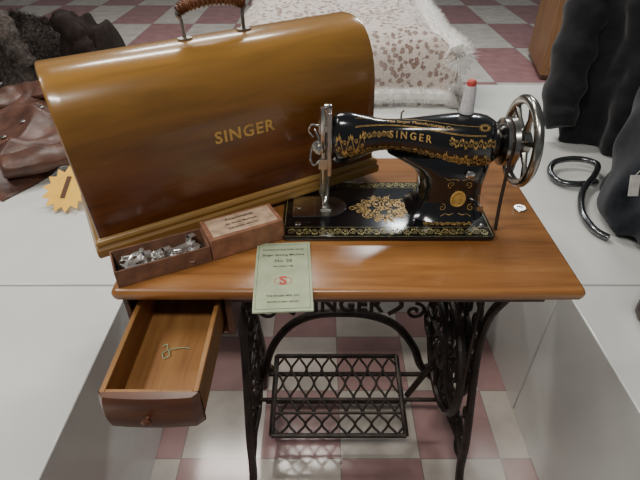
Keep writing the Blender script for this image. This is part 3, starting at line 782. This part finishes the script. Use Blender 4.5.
for z,s in prof:
    ring=[]
    for k in range(80):
        an=2*math.pi*k/80; c,s_=math.cos(an),math.sin(an)
        rp=s*(1+.07*math.sin(an*6+z*14)+.04*math.sin(an*11-z*22))
        ring.append((.18*rp*math.copysign(abs(c)**.6,c),.16*rp*math.copysign(abs(s_)**.6,s_),z))
    secs.append(ring)
g=G().loft(secs); wr(g,.018,9)
for p in g.v: p.z=max(.002,p.z)
obj('bag_body',g,M_navy,bg,sub=2,angle=180)
obj('bag_strap',G().tube(cr([(-.13,0,.42),(-.10,-.02,.50),(.0,-.03,.54),(.10,-.02,.50),(.13,0,.42)],8),.012,10,flat=.4),M_cloth,bg)
g=G().box(-.012,.012,-.001,.001,0,.050,RX(-25)); g.tube([(0,.02,.046),(.02,.03,.07)],.0008,5)
pt=obj('price_tag',g,M_tag,None,loc=(.752,.985,.668),label='small white paper price tag hanging on the dark bag',cat='price tag')
g=G().tube(cr([(.765,1.02,PZ+.012),(.742,1.06,PZ+.014),(.745,1.14,PZ+.018),(.79,1.24,PZ+.024),(.865,1.33,PZ+.03),(.895,1.39,PZ+.035),(.85,1.425,PZ+.035),(.775,1.415,PZ+.03),(.740,1.365,PZ+.02),(.75,1.31,PZ+.016),(.80,1.29,PZ+.018),(.86,1.30,PZ+.02)],8),.010,10)
obj('metal_hook',g,M_rod,None,off=(.80,1.2,PZ),loc=(.80,1.2,PZ),label='looped shiny grey metal hook lying beside the dark clothes',cat='hook')
hb=top('handbag','small dark brown leather handbag on the white block','handbag',(.82,.73,PZ),8)
g=G().loft([ring3(rrect(.13*s,.05*s,.03*s,6),z) for z,s in ((.002,.93),(.012,1.0),(.06,1.02),(.11,.93),(.13,.78),(.137,.6))]); wr(g,.004,15)
for p in g.v: p.z=max(.001,p.z)
obj('bag_body',g,M_bagb,hb,sub=1,angle=180)
obj('bag_handle',G().tube(cr([(-.06,0,.12),(-.05,0,.17),(0,0,.19),(.05,0,.17),(.06,0,.12)],8),.006,8),M_bagb,hb)
# starburst
st=top('starburst_price_card','yellow orange starburst price card partly behind the wooden case','price card',(-.740,1.215,PZ),-8)
g=G(); n=14; out=[]
for k in range(2*n):
    r=.078 if k%2==0 else .058; a=math.pi*k/n; out.append((r*math.cos(a),r*math.sin(a)))
Ms=TR(0,0,.046)@RX(32)
g.loft([ring3(out,0),ring3(out,.002)],M=Ms)
obj('card',g,M_yel,st,smooth=False)
v,f=text_geo('1',.098,.0028); obj('card_print',G().add([Ms@Vector((p.x-.006,p.y,.0028)) for p in v],f),M_num,st,fixn=False,smooth=False)
cb=top('wooden_cabinet','plain brown wooden cabinet standing on the tiled floor','cabinet',(2.21,4.05,0),-12)
obj('cabinet_body',G().box(-.42,.42,-.35,.35,.04,1.0),M_brownw,cb,bev=.006)
obj('cabinet_plinth',G().box(-.40,.40,-.33,.33,0,.04),M_dark,cb)
obj('cabinet_top',G().box(-.44,.44,-.37,.37,1.0,1.03),M_brownw,cb,bev=.005)
obj('cabinet_door',G().box(-.38,.38,-.362,-.35,.1,.95),M_brownw,cb,bev=.004)
# ------------------------------------------------------------ lights
def area(loc,rot,sx,sy,p,col=(1,1,1)):
    l=bpy.data.lights.new('ceiling_lamp','AREA'); l.shape='RECTANGLE'; l.size=sx; l.size_y=sy; l.energy=p; l.color=col
    o=bpy.data.objects.new('ceiling_lamp',l); COL.objects.link(o); o.location=loc; o.rotation_euler=[R(a) for a in rot]
    return o
area((-.5,2.2,2.9),(0,0,0),1.2,.22,40,(1,.95,.86))
area((1.3,3.6,2.9),(0,0,0),.9,.25,60,(.95,.98,1))
area((-1.6,.6,2.9),(0,-10,0),.25,1.0,34,(1,.96,.91))
area((-.2,-.6,2.8),(24,0,0),.7,.22,26,(1,.95,.87))
area((-1.2,4.5,2.9),(0,0,0),1.2,.3,50,(1,.97,.93))
w=bpy.data.worlds.new('World'); scene.world=w; w.use_nodes=True
w.node_tree.nodes['Background'].inputs[0].default_value=(.9,.95,1,1); w.node_tree.nodes['Background'].inputs[1].default_value=.13
# ------------------------------------------------------------ camera
cd=bpy.data.cameras.new('camera'); cam=bpy.data.objects.new('camera',cd); COL.objects.link(cam)
cam.location=(0,0,1.278); cam.rotation_euler=(R(53),0,0); cd.lens=27; cd.sensor_width=36; cd.clip_start=.02
scene.camera=cam
